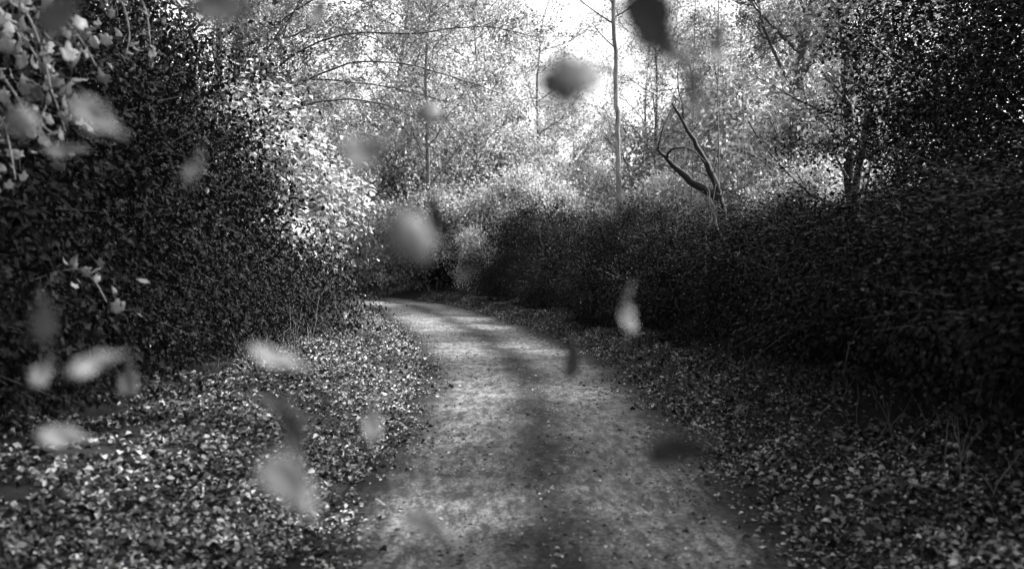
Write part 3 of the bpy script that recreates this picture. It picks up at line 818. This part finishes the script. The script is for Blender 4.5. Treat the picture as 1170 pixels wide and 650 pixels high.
# ------------------------------------------------------------------ overhanging tree on the left with long arching twigs
Yo = 20.5
base = np.array([-6.2, Yo + .8, 0.]); base[2] = gz1(base[0], base[1])
t = thing('overhanging_tree', 'tree with long arching twigs reaching over the lane at upper left', 'tree', base)
c0 = smooth(np.array([[0, 0, -.2], [.1, 0, 2.2], [.25, -.1, 4.4], [.6, -.2, 6.4], [.8, -.2, 8.4]]), 4)
tb = Tubes(); tb.add(c0, np.linspace(.16, .07, len(c0)), 9); link('trunk', tb.build('trunk'), M['bark_dark'], t)
pl = Plant(95)
arch = [dict(n=26, L=1.6, ang=.55, amp=.12, up=-.02, rmin=.007, seg=5, leaf=2, size=.065, spread=.05, t0=.1), dict(n=6, L=.7, ang=.6, amp=.18, up=-.02, rmin=.005, seg=3, leaf=5, size=.065, spread=.05)]
for q, pts in enumerate([[(268, 130), (330, 62), (395, 36), (470, 40), (548, 28), (600, 40)], [(268, 150), (330, 100), (400, 70), (460, 72), (520, 88), (575, 108)],
                         [(262, 110), (310, 30), (370, -8), (440, -20), (520, -8)], [(270, 160), (340, 120), (400, 112), (450, 122), (500, 150)],
                         [(264, 140), (290, 80), (330, 20), (380, -40)], [(262, 120), (240, 60), (250, 0), (270, -60)], [(268, 150), (330, 90), (390, 92), (450, 100), (530, 122)]]):
    Ys = np.linspace(Yo + .8, Yo - 1.2 + .5 * (q % 4), len(pts))
    o = limb('limb', pts, .026, .008, list(Ys), M['bark_dark'], t, base, 5, pl, arch)
c = link('twigs', pl.tw.build('twigs'), M['bark_dark'], t); c['kind'] = 'stuff'
c = link('crown', pl.leaf_mesh('crown'), M['leaf_mid'], t); c['kind'] = 'stuff'

# ------------------------------------------------------------------ near sprays of pale leaves, every leaf its own part
leafm = []
for q in range(6):
    me = lobed_leaf('leaf', .050, [-.5, .4, .8, -.2, .6, .1][q], 60 + q, lobes=5 if q % 2 else 3)
    me.materials.append(M['leaf_bright']); leafm.append(me)
def spray(name, label, rootpx, Y, sticks, seed, per, stemr=.012, zroot=None):
    R = np.random.default_rng(seed)
    base = px(*rootpx, Y); base[2] = gz1(base[0], base[1])
    t = thing(name, label, 'bush', base)
    for pts in sticks:
        Ys = np.linspace(Y, Y - .4 + R.uniform(-.3, .5), len(pts))
        ch = chain(pts, list(Ys)) - base
        c0 = smooth(np.concatenate([[[0, 0, -.1], [-.05, .1, ch[0][2] * .6]], ch]), 4)
        tb = Tubes(); tb.add(c0, np.linspace(stemr, .0025, len(c0)), 5); link('stem', tb.build('stem'), M['bark_pale'], t)
        tail = smooth(ch, 6)
        for _ in range(per):
            p_, T = interp(tail, R.uniform(.0, 1))
            o = link('leaf', leafm[R.integers(6)], None, t)
            o.location = p_ + R.normal(0, .085, 3)
            d = Vector(R.normal(0, .7, 3)) + Vector((.45, -.35, .7))
            o.rotation_euler = d.to_track_quat('Z', 'X').to_euler(); o.scale = (R.uniform(.5, 1.4),) * 3
    return t
spray('leafy_spray', 'pale broad-leaved branch hanging into the top left corner', (-190, 300), 5.2,
      [[(-40, 60), (10, 20), (40, 60), (62, 110), (75, 150)], [(-50, 120), (-10, 70), (20, 110), (40, 150), (58, 165)], [(-40, 20), (0, -10), (30, 10), (50, 60), (58, 100)],
       [(-60, 160), (-20, 110), (5, 140), (14, 180), (18, 205)], [(-40, 40), (0, 0), (50, -5), (90, 40), (110, 75)]], 301, 60)
spray('leafy_spray', 'second pale leafy branch hanging from the top edge, right of the corner branch', (-150, 300), 6.2,
      [[(60, -60), (120, -30), (140, 0), (150, 40), (142, 70)], [(80, -60), (150, -20), (168, 10), (172, 50)]], 302, 30)
spray('leafy_spray', 'small pale spray of leaves against the dark left hedge', (-60, 400), 5.8,
      [[(10, 330), (60, 312), (90, 305), (110, 322), (122, 345)]], 303, 20, .006)

# ------------------------------------------------------------------ dry stalks and weeds at the hedge feet
def stalks(name, label, pts_fn, n, hmin, hmax, seed, mat):
    R = np.random.default_rng(seed); tb = Tubes()
    for q in range(n):
        x, y = pts_fn(R); z = gz1(x, y)
        h = R.uniform(hmin, hmax)
        c = wiggle(np.array([x, y, z - .02]), np.array([R.normal(0, .3), R.normal(0, .3), 1]), h, 4, .16, -.06, R)
        tb.add(c, np.linspace(.005, .002, 5) * (1 + y * .03), 3)
    o = link(name, tb.build(name), mat); o['kind'] = 'stuff'; o['label'] = label; o['category'] = 'weeds'
def right_foot(R):
    Y = R.uniform(5, 26); k = int(np.searchsorted(CLy, Y)); off = CLw[k] + R.uniform(.9, 1.9)
    return CLx[k] + RT[k, 0] * off, Y
def left_foot(R):
    Y = R.uniform(9.5, 22); k = int(np.searchsorted(CLy, Y)); off = -CLw[k] - R.uniform(1.3, 2.8)
    return CLx[k] + RT[k, 0] * off, Y
stalks('dry_stalks', 'thin dry stalks among the leaves at the foot of the right hedge', right_foot, 420, .15, .6, 401, M['bark_mid'])
stalks('dry_stalks', 'thin dry stalks among the leaves at the foot of the left hedge', left_foot, 420, .15, .7, 402, M['bark_mid'])

# ------------------------------------------------------------------ leaves falling through the air near the viewpoint, out of focus
falling = [  # photo x, y, size in pixels, tone, turn, aspect, outline, label
    (72, 20, 58, 'm', 40, 0.8, 0, 'grey blurred falling leaf near the top left corner branch'),
    (250, 10, 84, 'm', 5, 0.5, 0, 'wide grey blurred falling leaf at the top edge against dark trees'),
    (106, 136, 62, 'm', -42, 0.55, 0, 'slanting grey blurred falling leaf beside the corner branch'),
    (72, 172, 34, 'p', 0, 0.6, 0, 'small pale blurred falling leaf below the corner branch'),
    (222, 196, 38, 'm', 80, 0.6, 0, 'faint grey falling leaf at the left edge of the bright bush'),
    (362, 18, 36, 'd', 70, 0.5, 0, 'dark blurred falling leaf at the top edge above the bright bush'),
    (408, 175, 56, 'd', 20, 0.85, 0, 'dark grey blurred falling leaf right of the bright bush'),
    (468, 266, 62, 'p', -60, 0.75, 1, 'pale pointed blurred falling leaf in front of the far dark hedge'),
    (497, 255, 40, 'd', 90, 0.6, 0, 'dark falling leaf just right of the pale pointed one'),
    (489, 128, 30, 'm', 50, 0.7, 1, 'small grey falling leaf among the arching twigs'),
    (654, 88, 84, 'd', 100, 0.95, 1, 'large grey blurred falling leaf left of the slender trunk'),
    (745, 28, 92, 'd', -62, 0.85, 0, 'large black blurred falling leaf right of the slender trunk near the top'),
    (815, 58, 46, 'd', 80, 0.6, 0, 'small black falling leaf high above the forked dead tree'),
    (790, 108, 64, 'd', 95, 0.45, 0, 'upright dark falling leaf just above the forked dead tree'),
    (52, 368, 50, 'm', 92, 0.55, 0, 'dim upright falling leaf before the dark left hedge'),
    (102, 416, 48, 'p', 15, 0.55, 0, 'pale slanting falling leaf before the foot of the left hedge'),
    (46, 428, 34, 'm', 60, 0.7, 0, 'dim falling leaf below the dim upright one at left'),
    (146, 436, 36, 'm', 85, 0.7, 0, 'dim falling leaf right of the pale slanting one'),
    (310, 410, 54, 'p', -28, 0.5, 0, 'pale falling leaf above the litter of the left verge'),
    (68, 500, 42, 'p', -15, 0.8, 0, 'pale round falling leaf low at the left edge'),
    (335, 492, 46, 'd', 110, 0.7, 0, 'dark falling leaf just above the largest pale one'),
    (330, 554, 68, 'b', -50, 0.9, 0, 'largest pale falling leaf, low over the left verge'),
    (424, 486, 44, 'm', 85, 0.55, 0, 'grey upright falling leaf beside the lane edge'),
    (487, 598, 50, 'b', -32, 0.5, 0, 'bright small falling leaf low over the lane'),
    (713, 366, 44, 'm', 75, 0.55, 2, 'pale curved falling leaf before the dark right hedge'),
    (655, 412, 34, 'd', 95, 0.6, 0, 'small dark falling leaf over the far part of the lane'),
    (766, 508, 62, 'd', 10, 0.8, 0, 'black falling leaf over the right edge of the lane'),
    (20, 140, 40, 'm', 30, 0.7, 1, 'grey falling leaf over the corner branch at the left edge'),
]
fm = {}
for tone, mt in (('b', 'leaf_fallb'), ('p', 'leaf_fall'), ('m', 'leaf_fallm'), ('d', 'leaf_falld')):  # lit and silhouetted looks are put into the leaf colour by tone
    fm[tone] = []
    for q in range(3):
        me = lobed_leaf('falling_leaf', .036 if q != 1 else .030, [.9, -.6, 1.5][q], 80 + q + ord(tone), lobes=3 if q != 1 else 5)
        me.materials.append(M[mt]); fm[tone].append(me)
R = np.random.default_rng(515)
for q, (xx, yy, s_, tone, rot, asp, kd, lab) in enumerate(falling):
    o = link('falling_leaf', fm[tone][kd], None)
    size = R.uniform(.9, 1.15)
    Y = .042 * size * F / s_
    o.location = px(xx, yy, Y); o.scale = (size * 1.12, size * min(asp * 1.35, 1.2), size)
    d = Vector((R.normal(.25, .3), -1.0, R.normal(.35, .25)))
    o.rotation_euler = d.to_track_quat('Z', 'Y').to_euler()
    o.rotation_euler.rotate_axis('Z', math.radians(rot))
    o['label'] = lab; o['category'] = 'leaf'; o['group'] = 'leaves falling through the air'
